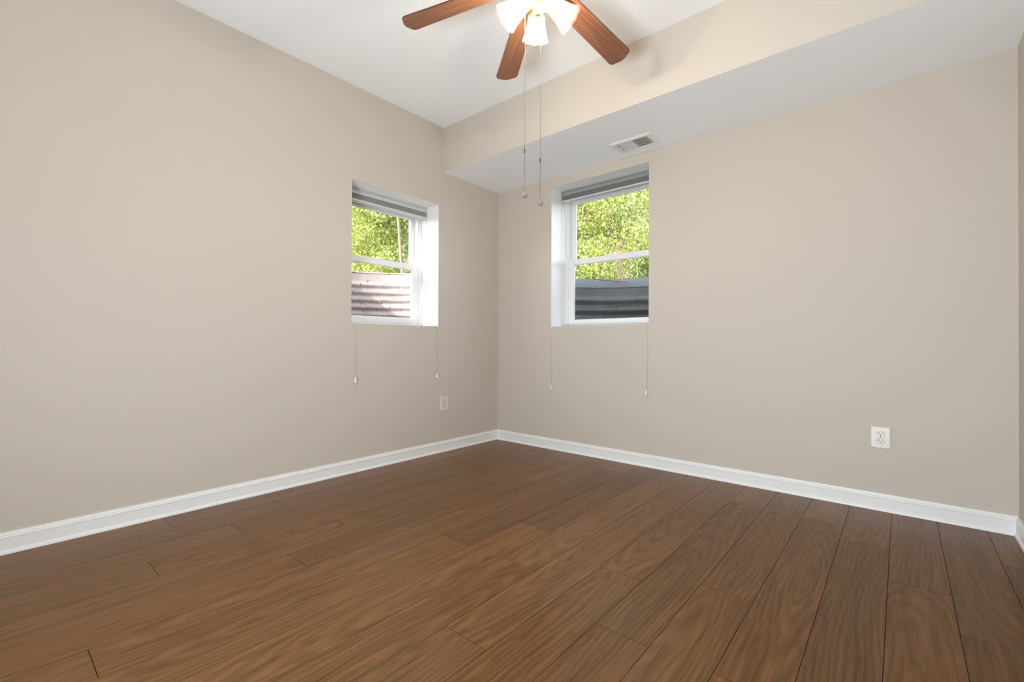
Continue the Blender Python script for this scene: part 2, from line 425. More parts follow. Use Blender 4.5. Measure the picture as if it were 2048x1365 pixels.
# unseen enclosure added behind the opening to keep the sun out
tag(obj('floor_sun_block', boxes(((0, -L - 2.6, -0.12), (W, -L - 0.15, -0.002))), M['underlay']), kind='structure')
tag(obj('wall_sun_block', boxes(((-0.15, -L - 2.75, -0.12), (W + 0.15, -L - 2.6, ZC + 0.15)), ((-0.15, -L - 2.6, -0.12), (0, -L - 0.15, ZC + 0.15)), ((W, -L - 2.6, -0.12), (W + 0.15, -L - 0.15, ZC + 0.15))), M['wall']), kind='structure')
tag(obj('ceiling_sun_block', boxes(((0, -L - 2.6, ZC), (W, -L - 0.15, ZC + 0.15))), M['ceiling']), kind='structure')
tag(obj('ceiling', boxes(((0, -L - 0.15, ZC), (W, 0.0, ZC + 0.15))), M['ceiling']), kind='structure')
def build_soffit():
    bm = bmesh.new()
    fs = box(bm, (0, -SDP, ZS), (W, 0, ZC))
    for f in fs:
        f.normal_update()
        if f.calc_center_median().z < ZS + 0.001: f.material_index = 1
    tag(obj('wall_soffit', bm, [M['wall'], M['ceiling']]), kind='structure')
build_soffit()

# ------------------------------------------------------------------ baseboards, mitred in the corners
PROF = [(0, 0.0005), (0.019, 0.0005), (0.019, 0.006), (0.0175, 0.012), (0.0135, 0.017), (0.0115, 0.0185), (0.0115, 0.066), (0.0135, 0.0685), (0.0135, 0.0745),
        (0.0105, 0.078), (0.0105, 0.083), (0.0075, 0.0855), (0.0055, 0.0895), (0.0055, 0.0935), (0, 0.0935)]
def baseboard(name, start, end, inward, m0, m1):
    s = Vector((*start, 0)); e = Vector((*end, 0)); t = (e - s).normalized(); n = Vector((*inward, 0))
    bm = bmesh.new(); A = []; B = []
    for d, z in PROF:
        A.append(bm.verts.new(s + t * (d if m0 else 0) + n * d + Vector((0, 0, z))))
        B.append(bm.verts.new(e - t * (d if m1 else 0) + n * d + Vector((0, 0, z))))
    k = len(A)
    for i in range(k): bm.faces.new((A[i], A[(i+1) % k], B[(i+1) % k], B[i]))
    bm.faces.new(A); bm.faces.new(B[::-1])
    return tag(obj(name, bm, M['trim'], smooth=30), kind='structure')
baseboard('baseboard_left', (0, -L), (0, 0), (1, 0), False, True)
baseboard('baseboard_back', (0, 0), (W, 0), (0, -1), True, True)
baseboard('baseboard_right', (W, 0), (W, -L), (-1, 0), True, False)

# ------------------------------------------------------------------ windows (double hung, vinyl) and their shades
def P_left(u, d, z): return Vector((-d, u, z))
def P_back(u, d, z): return Vector((u, d, z))

def ubox(bm, PF, u0, u1, d0, d1, z0, z1):
    a = PF(u0, d0, z0); b = PF(u1, d1, z1)
    box(bm, tuple(min(a[i], b[i]) for i in range(3)), tuple(max(a[i], b[i]) for i in range(3)))

def frame(bm, PF, u0, u1, z0, z1, d0, d1, wl_, wr_, wb_, wt_):
    ubox(bm, PF, u0, u0 + wl_, d0, d1, z0, z1); ubox(bm, PF, u1 - wr_, u1, d0, d1, z0, z1)
    ubox(bm, PF, u0 + wl_, u1 - wr_, d0, d1, z0, z0 + wb_); ubox(bm, PF, u0 + wl_, u1 - wr_, d0, d1, z1 - wt_, z1)

def build_window(name, PF, h, mid, fw, shade_drop):
    a0, a1, z0, z1 = h['a0'], h['a1'], h['z0'], h['z1']
    e = 0.0005
    bm = bmesh.new()
    # stepped vinyl jambs: an inner lip, the sash tracks, an outer stop
    frame(bm, PF, a0 + e, a1 - e, z0 + e, z1 - e, 0.222, 0.232, fw * 0.55, fw * 0.55, 0.018, 0.034)
    frame(bm, PF, a0 + e, a1 - e, z0 + e, z1 - e, 0.232, 0.268, fw, fw, 0.020, 0.040)
    frame(bm, PF, a0 + e, a1 - e, z0 + e, z1 - e, 0.268, 0.312, fw + 0.008, fw + 0.008, 0.024, 0.040)
    w = obj(name, bm, M['vinyl'], bevel=0.002, segs=1); tag(w, kind='structure')
    # lower (inner) sash
    l0, l1 = a0 + fw + 0.001, a1 - fw - 0.001
    bm = bmesh.new(); frame(bm, PF, l0, l1, z0 + 0.021, mid, 0.236, 0.264, 0.050, 0.050, 0.049, 0.048)
    s = obj('lower_sash', bm, M['vinyl'], w, bevel=0.003)
    bm = bmesh.new(); frame(bm, PF, l0 + 0.045, l1 - 0.045, z0 + 0.065, mid - 0.043, 0.243, 0.257, 0.009, 0.009, 0.009, 0.009)
    obj('glazing_bead', bm, M['vinyl'], s, bevel=0.0015, segs=1)
    bm = bmesh.new(); ubox(bm, PF, l0 + 0.051, l1 - 0.051, 0.248, 0.252, z0 + 0.071, mid - 0.049)
    obj('glass_pane', bm, M['glass'], s)
    # sash lock on the meeting rail
    c = (a0 + a1) / 2
    bm = bmesh.new()
    ubox(bm, PF, c - 0.030, c + 0.030, 0.239, 0.262, mid + 0.0005, mid + 0.007)
    ubox(bm, PF, c - 0.012, c + 0.040, 0.244, 0.257, mid + 0.007, mid + 0.014)
    obj('sash_lock', bm, M['vinyl'], s, bevel=0.002)
    # upper (outer) sash
    u0_, u1_ = a0 + fw + 0.010, a1 - fw - 0.010
    bm = bmesh.new(); frame(bm, PF, u0_, u1_, mid - 0.040, z1 - 0.042, 0.272, 0.300, 0.036, 0.036, 0.040, 0.052)
    s2 = obj('upper_sash', bm, M['vinyl'], w, bevel=0.003)
    bm = bmesh.new(); frame(bm, PF, u0_ + 0.032, u1_ - 0.032, mid - 0.004, z1 - 0.090, 0.279, 0.293, 0.008, 0.008, 0.008, 0.008)
    obj('glazing_bead', bm, M['vinyl'], s2, bevel=0.0015, segs=1)
    bm = bmesh.new(); ubox(bm, PF, u0_ + 0.037, u1_ - 0.037, 0.284, 0.288, mid + 0.001, z1 - 0.095)
    obj('glass_pane', bm, M['glass'], s2)
    return w

def build_shade(PF, h, cords, label, rail_mat, low_mat, cloth_mat):
    a0, a1, z0, z1 = h['a0'], h['a1'], h['z0'], h['z1']
    root = empty('pleated_blind', PF((a0 + a1)/2, 0.175, z1 - 0.1))
    inv = Matrix.Translation(-root.location)
    def part(name, bm, m, parent=None, **kw):
        o = obj(name, bm, m, root if parent is None else parent, **kw)
        if parent is None: o.data.transform(inv)
        else: o.data.transform(inv)
        return o
    u0_, u1_ = a0 + 0.004, a1 - 0.004
    bm = bmesh.new()
    ubox(bm, PF, u0_, u1_, 0.150, 0.205, z1 - 0.010, z1 - 0.001)
    ubox(bm, PF, u0_, u1_, 0.157, 0.200, z1 - 0.034, z1 - 0.010)
    ubox(bm, PF, u0_, u1_, 0.150, 0.205, z1 - 0.042, z1 - 0.034)
    part('headrail', bm, rail_mat, bevel=0.0015, segs=1)
    for uu in (u0_ - 0.002, u1_ - 0.006):
        bm = bmesh.new(); ubox(bm, PF, uu, uu + 0.008, 0.147, 0.207, z1 - 0.044, z1 - 0.0012)
        part('end_cap', bm, rail_mat, bevel=0.002)
    bm = bmesh.new(); n = 9; top = z1 - 0.042; hh = 0.040 / n
    for i in range(n):     # the stacked pleats
        zt = top - i * hh
        prof = [(0.156, zt), (0.150, zt - hh/2), (0.156, zt - hh), (0.198, zt - hh), (0.204, zt - hh/2), (0.198, zt)]
        A = [bm.verts.new(PF(u0_ + 0.003, d, z)) for d, z in prof]; B = [bm.verts.new(PF(u1_ - 0.003, d, z)) for d, z in prof]
        for k in range(6): bm.faces.new((A[k], A[(k+1) % 6], B[(k+1) % 6], B[k]))
        bm.faces.new(A); bm.faces.new(B[::-1])
    part('pleated_fabric', bm, cloth_mat)
    bm = bmesh.new(); ubox(bm, PF, u0_ + 0.002, u1_ - 0.002, 0.152, 0.203, z1 - 0.095, z1 - 0.0825)
    part('bottom_rail', bm, low_mat, bevel=0.002)
    for (uc, zend, du) in cords:
        pts = [PF(uc, 0.148, z1 - 0.02), PF(uc, 0.147, z1 - 0.3), PF(uc, 0.146, z0 + 0.03), PF(uc, 0.140, z0 + 0.004), PF(uc, 0.05, z0 + 0.0025), PF(uc, 0.004, z0 + 0.0025),
               PF(uc, -0.003, z0 + 0.0005), PF(uc, -0.0035, z0 - 0.015), PF(uc + du, -0.004, z0 - 0.12), PF(uc + du * 1.3, -0.004, (z0 + zend)/2), PF(uc + du * 0.6, -0.0115, zend + 0.026)]
        bm = bmesh.new(); tube(bm, pts, 0.0016, 6); c = part('lift_cord', bm, M['cord'], smooth=60)
        bm = bmesh.new()
        q = PF(uc + du * 0.6, -0.0120, zend)
        rings = lathe(bm, [(0.003, 0.030), (0.005, 0.027), (0.0072, 0.014), (0.0112, -0.006), (0.0106, -0.010), (0.0045, -0.010)], 14, Matrix.Translation(q))
        cap(bm, rings[0][::-1]); cap(bm, rings[-1])
        part('tassel', bm, M['tassel'], c, smooth=40)
    return tag(root, label, 'blind', 'raised pleated blinds in the windows')

build_window('window_1', P_left, LW, 1.597, 0.036, 0.1)
build_window('window_2', P_back, RW, 1.680, 0.027, 0.1)
build_shade(P_left, LW, [(-1.516, 0.648, 0.004), (-0.762, 0.640, -0.002)], 'raised grey pleated blind in the smaller window with the sunlit pinkish well outside', M['shade_white'], M['shade_white'], M['shade_pale'])
build_shade(P_back, RW, [(0.640, 0.533, -0.003), (1.503, 0.546, 0.012)], 'raised dark grey pleated blind in the taller window below the ceiling air vent', M['shade_rail'], M['shade_white'], M['shade_cloth'])

# ------------------------------------------------------------------ outlets
def build_outlet(loc, rz, label):
    """Faces local -y, plate back on local y = 0."""
    root = empty('wall_outlet', loc, rz)
    bm = bmesh.new()
    w, h = 0.045, 0.0615
    a = [bm.verts.new((x, -0.0004, z)) for x, z in ((-w,-h),(w,-h),(w,h),(-w,h))]
    b = [bm.verts.new((x, -0.0035, z)) for x, z in ((-w+.0006,-h+.0006),(w-.0006,-h+.0006),(w-.0006,h-.0006),(-w+.0006,h-.0006))]
    c = [bm.verts.new((x, -0.0062, z)) for x, z in ((-w+.0055,-h+.0055),(w-.0055,-h+.0055),(w-.0055,h-.0055),(-w+.0055,h-.0055))]
    for p, q in ((a, b), (b, c)):
        for i in range(4): bm.faces.new((p[i], p[(i+1) % 4], q[(i+1) % 4], q[i]))
    bm.faces.new(c); bm.faces.new(a[::-1])
    obj('cover_plate', bm, M['plate'], root, bevel=0.0008)
    for zc in (0.0195, -0.0195):
        bm = bmesh.new(); R, cut = 0.0172, 0.0136
        out = []
        for k in range(48):
            t = 2*PI*k/48; out.append((R*math.cos(t), max(-cut, min(cut, R*math.sin(t)))))
        A = [bm.verts.new((x, -0.0058, z + zc)) for x, z in out]; B = [bm.verts.new((x*0.97, -0.0082, z*0.97 + zc)) for x, z in out]
        for i in range(48): bm.faces.new((A[i], A[(i+1) % 48], B[(i+1) % 48], B[i]))
        bm.faces.new(B)
        r = obj('receptacle', bm, M['plate'], root)
        # thin dark gap round the receptacle
        bm = bmesh.new()
        A = [bm.verts.new((x*1.0, -0.00625, z + zc)) for x, z in out]; B = [bm.verts.new((x*1.055, -0.00625, z*1.055 + zc)) for x, z in out]
        A2 = [bm.verts.new((x*1.0, -0.0060, z + zc)) for x, z in out]; B2 = [bm.verts.new((x*1.055, -0.0060, z*1.055 + zc)) for x, z in out]
        for i in range(48):
            j = (i+1) % 48
            for p, q in ((A, B), (A2, A), (B, B2)): bm.faces.new((p[i], p[j], q[j], q[i]))
        obj('shadow_gap', bm, M['gap'], r)
        for sx_, hh in ((-0.0064, 0.0046), (0.0064, 0.0037)):
            obj('slot', boxes(((sx_ - 0.0015, -0.0084, zc + 0.0045 - hh), (sx_ + 0.0015, -0.0078, zc + 0.0045 + hh))), M['slot'], r)
        bm = bmesh.new()
        o2 = [(0.0029*math.cos(2*PI*k/20), -0.0082 + max(-0.0022, 0.0029*math.sin(2*PI*k/20))) for k in range(20)]
        A = [bm.verts.new((x, -0.0084, z + zc)) for x, z in o2]; B = [bm.verts.new((x, -0.0078, z + zc)) for x, z in o2]
        for i in range(20): bm.faces.new((A[i], A[(i+1) % 20], B[(i+1) % 20], B[i]))
        bm.faces.new(A); bm.faces.new(B[::-1]); obj('ground_hole', bm, M['slot'], r)
    bm = bmesh.new()
    rings = lathe(bm, [(0.0034, 0), (0.0034, 0.0010), (0.0022, 0.0017)], 20, Matrix.Translation((0, -0.0060, 0)) @ Matrix.Rotation(PI/2, 4, 'X'))
    cap(bm, rings[0][::-1]); cap(bm, rings[-1]); sc = obj('screw', bm, M['screw'], root, smooth=40)
    obj('screw_slot', boxes(((-0.0024, -0.0079, -0.0004), (0.0024, -0.0075, 0.0004))), M['slot'], sc)
    return tag(root, label, 'outlet', 'duplex wall outlets')
outlet = build_outlet((2.874, 0.0, 0.4045), 0.0, 'ivory duplex outlet on the long wall under the soffit, right of the taller window')
def copy_tree(o, parent=None):
    c = o.copy(); COL.objects.link(c)
    if parent is not None: c.parent = parent
    for ch in [x for x in bpy.data.objects if x.parent == o]: copy_tree(ch, c)
    return c
o2 = copy_tree(outlet); o2.location = (0.0, -0.676, 0.4085); o2.rotation_euler = (0, 0, PI/2)
o2['label'] = 'ivory duplex outlet near the room corner, on the wall with the smaller window'

# ------------------------------------------------------------------ ceiling air vent on the soffit underside
def build_vent():
    cx, cy = 1.500, -0.188
    root = empty('air_vent', (cx, cy, ZS))
    X, Y, ix, iy = 0.152, 0.102, 0.116, 0.066
    bm = bmesh.new()
    def ring(x, y, z): return [bm.verts.new(p) for p in ((-x,-y,z),(x,-y,z),(x,y,z),(-x,y,z))]
    rs = [ring(X, Y, -0.0003), ring(X, Y, -0.0035), ring(X - 0.014, Y - 0.014, -0.0095), ring(ix + 0.006, iy + 0.006, -0.0095), ring(ix, iy, -0.0075), ring(ix, iy, -0.0012)]
    for p, q in zip(rs, rs[1:]):
        for i in range(4): bm.faces.new((p[i], p[(i+1) % 4], q[(i+1) % 4], q[i]))
    obj('vent_frame', bm, M['vent'], root)
    obj('duct_opening', boxes(((-ix, -iy, -0.0011), (ix, iy, -0.0004))), M['duct'], root)
    obj('divider_bar', boxes(((-0.004, -iy, -0.0094), (0.004, iy, -0.0012))), M['vent'], root, bevel=0.0008, segs=1)
    for sgn in (-1, 1):
        bm = bmesh.new(); n = 11
        for i in range(n):
            x = sgn * (0.0105 + i * (ix - 0.013) / n)
            dx = -0.0052 * sgn
            t = 0.0006
            A = [(x - t, -0.0090), (x + t, -0.0090), (x + dx + t, -0.0018), (x + dx - t, -0.0018)]
            if i == n - 1: A = [(x - t, -0.0090), (x + t, -0.0090), (x + dx*.4 + t, -0.0018), (x + dx*.4 - t, -0.0018)]
            a = [bm.verts.new((p, -iy, q)) for p, q in A]; b = [bm.verts.new((p, iy, q)) for p, q in A]
            for k in range(4): bm.faces.new((a[k], a[(k+1) % 4], b[(k+1) % 4], b[k]))
            bm.faces.new(a); bm.faces.new(b[::-1])
        obj('louver_bank', bm, M['vent'], root)
    bm = bmesh.new()
    for yy in (-0.033, 0.0, 0.033): box(bm, (0.004, yy - 0.0012, -0.0045), (ix, yy + 0.0012, -0.0016))
    obj('cross_bars', bm, M['vent'], root)
    obj('damper_lever', boxes(((-ix + 0.001, -0.004, -0.0145), (-ix + 0.012, 0.004, -0.0085))), M['vent'], root, bevel=0.001)
    for sx_ in (-0.130, 0.130):
        bm = bmesh.new(); rings = lathe(bm, [(0.0038, -0.0092), (0.0036, -0.0106), (0.002, -0.0112)], 16, Matrix.Translation((sx_, 0, 0)))
        cap(bm, rings[0]); cap(bm, rings[-1]); obj('screw', bm, M['screw'], root, smooth=40)
    tag(root, 'white two-way louvered air vent on the underside of the soffit', 'air vent')
build_vent()

# ------------------------------------------------------------------ ceiling fan with a light kit
def build_fan():
    C0 = Vector((1.757, -1.687, 0)); ZB = 2.52
    root = empty('ceiling_fan', (C0.x, C0.y, ZC))
    def T(z): return z - ZC
    def turned(name, prof, mat, parent=root, n=48, M_=None, smooth=35):
        bm = bmesh.new(); r = lathe(bm, [(a, T(z)) for a, z in prof] if M_ is None else prof, n, M_)
        cap(bm, r[0][::-1]); cap(bm, r[-1]); return obj(name, bm, mat, parent, smooth=smooth)
    turned('canopy', [(0.068, ZC - 0.0005), (0.070, ZC - 0.012), (0.060, ZC - 0.035), (0.035, ZC - 0.055), (0.020, ZC - 0.060)], M['brass'])
    turned('downrod', [(0.0125, ZC - 0.058), (0.0125, ZC - 0.105)], M['brass'])
    turned('motor_housing', [(0.03, 2.662), (0.085, 2.652), (0.112, 2.632), (0.118, 2.600), (0.118, 2.560), (0.108, 2.535), (0.080, 2.520), (0.062, 2.512)], M['brass'])
    turned('switch_housing', [(0.055, 2.512), (0.060, 2.505), (0.060, 2.468), (0.052, 2.455), (0.045, 2.450)], M['brass'])
    hub = turned('light_fitter', [(0.046, 2.450), (0.058, 2.442), (0.062, 2.430), (0.055, 2.415), (0.036, 2.402), (0.020, 2.396), (0.012, 2.388), (0.005, 2.384)], M['brass'])
    hub['label'] = 'polished brass light fitter'
    a0, th, dr, R = math.radians(203.6), math.radians(-10.7), -0.128, 0.652
    wr, wt = 0.0455, 0.0625
    def bp(a, r, w, dz=0.0):
        ax = Vector((math.cos(a), math.sin(a), 0)); pe = Vector((-math.sin(a), math.cos(a), 0))
        nrm = Vector((0, 0, 1)) * math.cos(th) - pe * math.sin(th)
        return Vector((0, 0, T(ZB) + dr * r)) + ax * r + pe * w * math.cos(th) + Vector((0, 0, 1)) * w * math.sin(th) + nrm * dz
    for k in range(6):
        a = a0 - k * PI / 3
        bm = bmesh.new(); uvl = bm.loops.layers.uv.new('UVMap')
        rr0, outl = 0.165, []
        def wid(r): return wr + (wt - wr) * (r / R)
        # outline: straight sides, rounded shoulders, gently curved end
        cs = 0.026
        for i in range(7):
            t = i / 6 * PI / 2; outl.append((rr0 + 0.020 * (1 - math.sin(t)), -(wid(rr0) - 0.020 * (1 - math.cos(t)))))
        outl = outl[::-1]
        for r in (0.28, 0.40, 0.52): outl.append((r, -wid(r)))
        for i in range(9):
            t = i / 8 * PI / 2; outl.append((R - 0.010 - cs * (1 - math.sin(t)), -(wid(R) - cs * (1 - math.cos(t)))))
        outl.append((R - 0.002, -0.018)); outl.append((R, 0.0))
        half = outl[:]
        outl = half + [(r, -w) for r, w in half[::-1][1:]]
        n = len(outl)
        up = [bm.verts.new(bp(a, r, w, 0.003)) for r, w in outl]; dn = [bm.verts.new(bp(a, r, w, -0.003)) for r, w in outl]
        f1 = bm.faces.new(up); f2_ = bm.faces.new(dn[::-1])
        for f, ids in ((f1, range(n)), (f2_, range(n - 1, -1, -1))):
            for lp, i in zip(f.loops, ids): lp[uvl].uv = (outl[i][0] + k * 1.7, outl[i][1] + k * 0.31)
        for i in range(n):
            f = bm.faces.new((up[i], up[(i+1) % n], dn[(i+1) % n], dn[i])); f.material_index = 1
        obj('fan_blade', bm, [M['blade'], M['blade_edge']], root)
        # cast bracket that carries the blade
        bm = bmesh.new()
        def bar(pts, w, t):
            P = [(r, q, dz) for r, q, dz in pts]
            for (r1, q1, d1), (r2, q2, d2) in zip(P, P[1:]):
                v = []
                for (r, q, d) in ((r1, q1, d1), (r2, q2, d2)):
                    v.append([bm.verts.new(bp(a, r, q - w/2, d - t/2)), bm.verts.new(bp(a, r, q + w/2, d - t/2)), bm.verts.new(bp(a, r, q + w/2, d + t/2)), bm.verts.new(bp(a, r, q - w/2, d + t/2))])
                for i in range(4): bm.faces.new((v[0][i], v[0][(i+1) % 4], v[1][(i+1) % 4], v[1][i]))
                bm.faces.new(v[0][::-1]); bm.faces.new(v[1])
        bar([(0.060, 0, 0.020), (0.105, 0, 0.012), (0.150, 0, -0.006)], 0.022, 0.006)
        bar([(0.145, 0, -0.006), (0.175, 0.022, -0.006), (0.215, 0.026, -0.006)], 0.014, 0.005)
        bar([(0.145, 0, -0.006), (0.175, -0.022, -0.006), (0.215, -0.026, -0.006)], 0.014, 0.005)
        bar([(0.145, 0, -0.006), (0.190, 0, -0.006), (0.238, 0, -0.006)], 0.014, 0.005)
        obj('blade_bracket', bm, M['brass'], root)
    # four bell shades: one points away from the camera, the others at quarter turns
    view = math.atan2(math.cos(YAW), -math.sin(YAW))
    tau = math.radians(50)
    for k in range(4):
        az = view + math.radians(2) + k * PI / 2
        d = Vector((math.cos(az) * math.sin(tau), math.sin(az) * math.sin(tau), -math.cos(tau)))
        base = Vector((math.cos(az) * 0.052, math.sin(az) * 0.052, T(2.408)))
        rot = Vector((0, 0, 1)).rotation_difference(d).to_matrix().to_4x4()
        MM = Matrix.Translation(base) @ rot
        # arm from the hub and the shade holder
        bm = bmesh.new(); tube(bm, [Vector((math.cos(az) * 0.030, math.sin(az) * 0.030, T(2.424))), base - d * 0.010, base + d * 0.004], [0.010, 0.010, 0.012], 14)
        obj('lamp_arm', bm, M['brass'], root, smooth=40)
        nseg = 120; Ls = 0.116
        prof = [(0.030, 0.000), (0.0335, 0.010), (0.036, 0.024), (0.0385, 0.042), (0.0420, 0.060), (0.0465, 0.078), (0.0520, 0.094), (0.0575, 0.107), (0.0615, Ls)]
        dense = []
        for (ra, za), (rb, zb_) in zip(prof, prof[1:]):
            q = 5 if zb_ > 0.075 else 1
            dense += [(ra + (rb - ra) * i / q, za + (zb_ - za) * i / q) for i in range(q)]
        prof = dense + [prof[-1]]
        inner = [(r - 0.0026, z) for r, z in prof[::-1]]
        full = prof + inner
        def wob(r, z, a, i):
            t = max(0.0, (z - 0.070) / (Ls - 0.070))
            rr = r + 0.0008 * math.cos(20 * a) * (1 - t) + t * 0.0016 * math.cos(10 * a + 9 * t) * math.cos(10 * a - 9 * t)
            zz = z + (0.0035 * abs(math.cos(5 * a)) * t ** 4)
            return rr, zz
        bm = bmesh.new(); cut = bm.verts.layers.float.new('cut')     # incised diamond lattice near the rim
        rings = lathe(bm, full, nseg, MM, wob)
        for q in range(nseg): bm.faces.new((rings[0][q], rings[0][(q+1) % nseg], rings[-1][(q+1) % nseg], rings[-1][q]))
        for ring, (r_, z_) in zip(rings, full):
            t = max(0.0, (z_ - 0.078) / (Ls - 0.078))
            for q, v in enumerate(ring):
                if t > 0:
                    a_ = 2*PI*q/nseg; v[cut] = min(1.0, max(0.55 * t, (max(abs(math.cos(10*a_ + 4.7*t)), abs(math.cos(10*a_ - 4.7*t))) - 0.80) * 8))
        sh = obj('lamp_shade', bm, M['lamp_glass'], root, smooth=40)
        bm = bmesh.new(); r = lathe(bm, [(0.012, -0.012), (0.033, -0.008), (0.0365, 0.0), (0.0365, 0.012), (0.0345, 0.013), (0.0340, 0.001), (0.012, -0.006)], 40, MM)
        cap(bm, r[0][::-1]); cap(bm, r[-1]); obj('shade_holder', bm, M['brass'], sh, smooth=30)
        bm = bmesh.new(); r = lathe(bm, [(0.006, 0.004), (0.011, 0.010), (0.013, 0.018), (0.019, 0.030), (0.0215, 0.038), (0.0205, 0.046), (0.015, 0.053), (0.008, 0.057), (0.003, 0.058)], 24, MM)
        cap(bm, r[0][::-1]); cap(bm, r[-1]); obj('bulb', bm, M['bulb'], sh, smooth=60)
        ld = bpy.data.lights.new('bulb_light', 'POINT'); lo = bpy.data.objects.new('bulb_light', ld); link(lo)
        ld.energy = LAMP_W; ld.color = LAMP_COL; ld.shadow_soft_size = 0.022
        lo.parent = sh; lo.location = MM @ Vector((0, 0, 0.083))
    # pull chains
    for (x, y, ztop, zcon, zend) in ((1.714, -1.723, 2.428, 1.758, 1.566), (1.768, -1.682, 2.400, 1.715, 1.530)):
        p = Vector((x - C0.x, y - C0.y, 0))
        bm = bmesh.new()
        tube(bm, [p + Vector((0, 0, T(ztop))), p + Vector((0, 0, T(zcon)))], 0.0009, 6)
        z = ztop
        while z > zcon:
            c = p + Vector((0, 0, T(z)))
            t = lathe(bm, [(0.0004, 0.0016), (0.0014, 0.0009), (0.0014, -0.0009), (0.0004, -0.0016)], 6, Matrix.Translation(c)); z -= 0.0062
        ch = obj('pull_chain', bm, M['chain'], root, smooth=60)
        bm = bmesh.new(); tube(bm, [p + Vector((0, 0, T(zcon))), p + Vector((0, 0, T(zend + 0.016)))], 0.0012, 6)
        obj('extension_cord', bm, M['chain'], ch, smooth=60)
        bm = bmesh.new(); tube(bm, [p + Vector((0, 0, T(zcon + 0.009))), p + Vector((0, 0, T(zcon - 0.009)))], 0.0026, 10); obj('chain_connector', bm, M['dark_metal'], ch)
        bm = bmesh.new()
        r = lathe(bm, [(0.003, 0.017), (0.006, 0.014), (0.0125, 0.005), (0.0135, 0.0), (0.011, -0.008), (0.005, -0.0125), (0.002, -0.013)], 8, Matrix.Translation(p + Vector((0, 0, T(zend)))))
        cap(bm, r[0][::-1]); cap(bm, r[-1]); kn = obj('chain_knob', bm, M['crystal'], ch); kn['label'] = 'clear faceted knob'
    tag(root, 'brass ceiling fan with reddish wood blades, glowing bell glass shades and two pull chains', 'ceiling fan')
build_fan()

# ------------------------------------------------------------------ outside: ground, window wells, trees
WELL_L = Vector((-TH - 0.004, -1.14)); WELL_R = Vector((1.08, TH + 0.004))
def build_ground():
    bm = bmesh.new(); s = 0.1
    # coarse outer land and a finer ring around the house, left open for the house and the two wells
    def inside(x, y):
        if -TH < x < W + 0.2 and -L - 0.3 < y < TH: return True
        if math.hypot(x - WELL_L.x, y - WELL_L.y) < 1.08 or (-TH - 0.5 < x <= -TH and abs(y - WELL_L.y) < 1.05 and False): return True
        return math.hypot(x - WELL_R.x, y - WELL_R.y) < 1.22
    vd = {}
    def V(x, y):
        k = (round(x, 3), round(y, 3))
        if k not in vd:
            d = max(0.0, math.hypot(x - 1.0, y + 1.0) - 4.5)
            vd[k] = bm.verts.new((x, y, 1.50 + 0.035 * d))
        return vd[k]
    x0, x1, y0, y1 = -3.0, 5.0, -6.0, 3.0
    nx, ny = round((x1-x0)/s), round((y1-y0)/s)
    for i in range(nx):
        for j in range(ny):
            x, y = x0 + i*s, y0 + j*s
            if not inside(x + s/2, y + s/2): bm.faces.new((V(x, y), V(x+s, y), V(x+s, y+s), V(x, y+s)))
    for (a, b, c, d) in ((-30, -30, -3, 40), (5, -30, 30, 40), (-3, -30, 5, -6), (-3, 3, 5, 40)):
        n = 10
        for i in range(n):
            for j in range(n):
                xa, xb = a + (c-a)*i/n, a + (c-a)*(i+1)/n; ya, yb = b + (d-b)*j/n, b + (d-b)*(j+1)/n
                bm.faces.new((V(xa, ya), V(xb, ya), V(xb, yb), V(xa, yb)))
    # gravel floors of the wells
    for (c, ang) in ((WELL_L, PI/2), (WELL_R, 0.0)):
        vs = [bm.verts.new((c.x + 1.02*math.cos(ang + PI*k/24), c.y + 1.02*math.sin(ang + PI*k/24), 0.72)) for k in range(25)]
        bm.faces.new(vs)
    tag(obj('ground', bm, M['ground']), kind='structure')
build_ground()

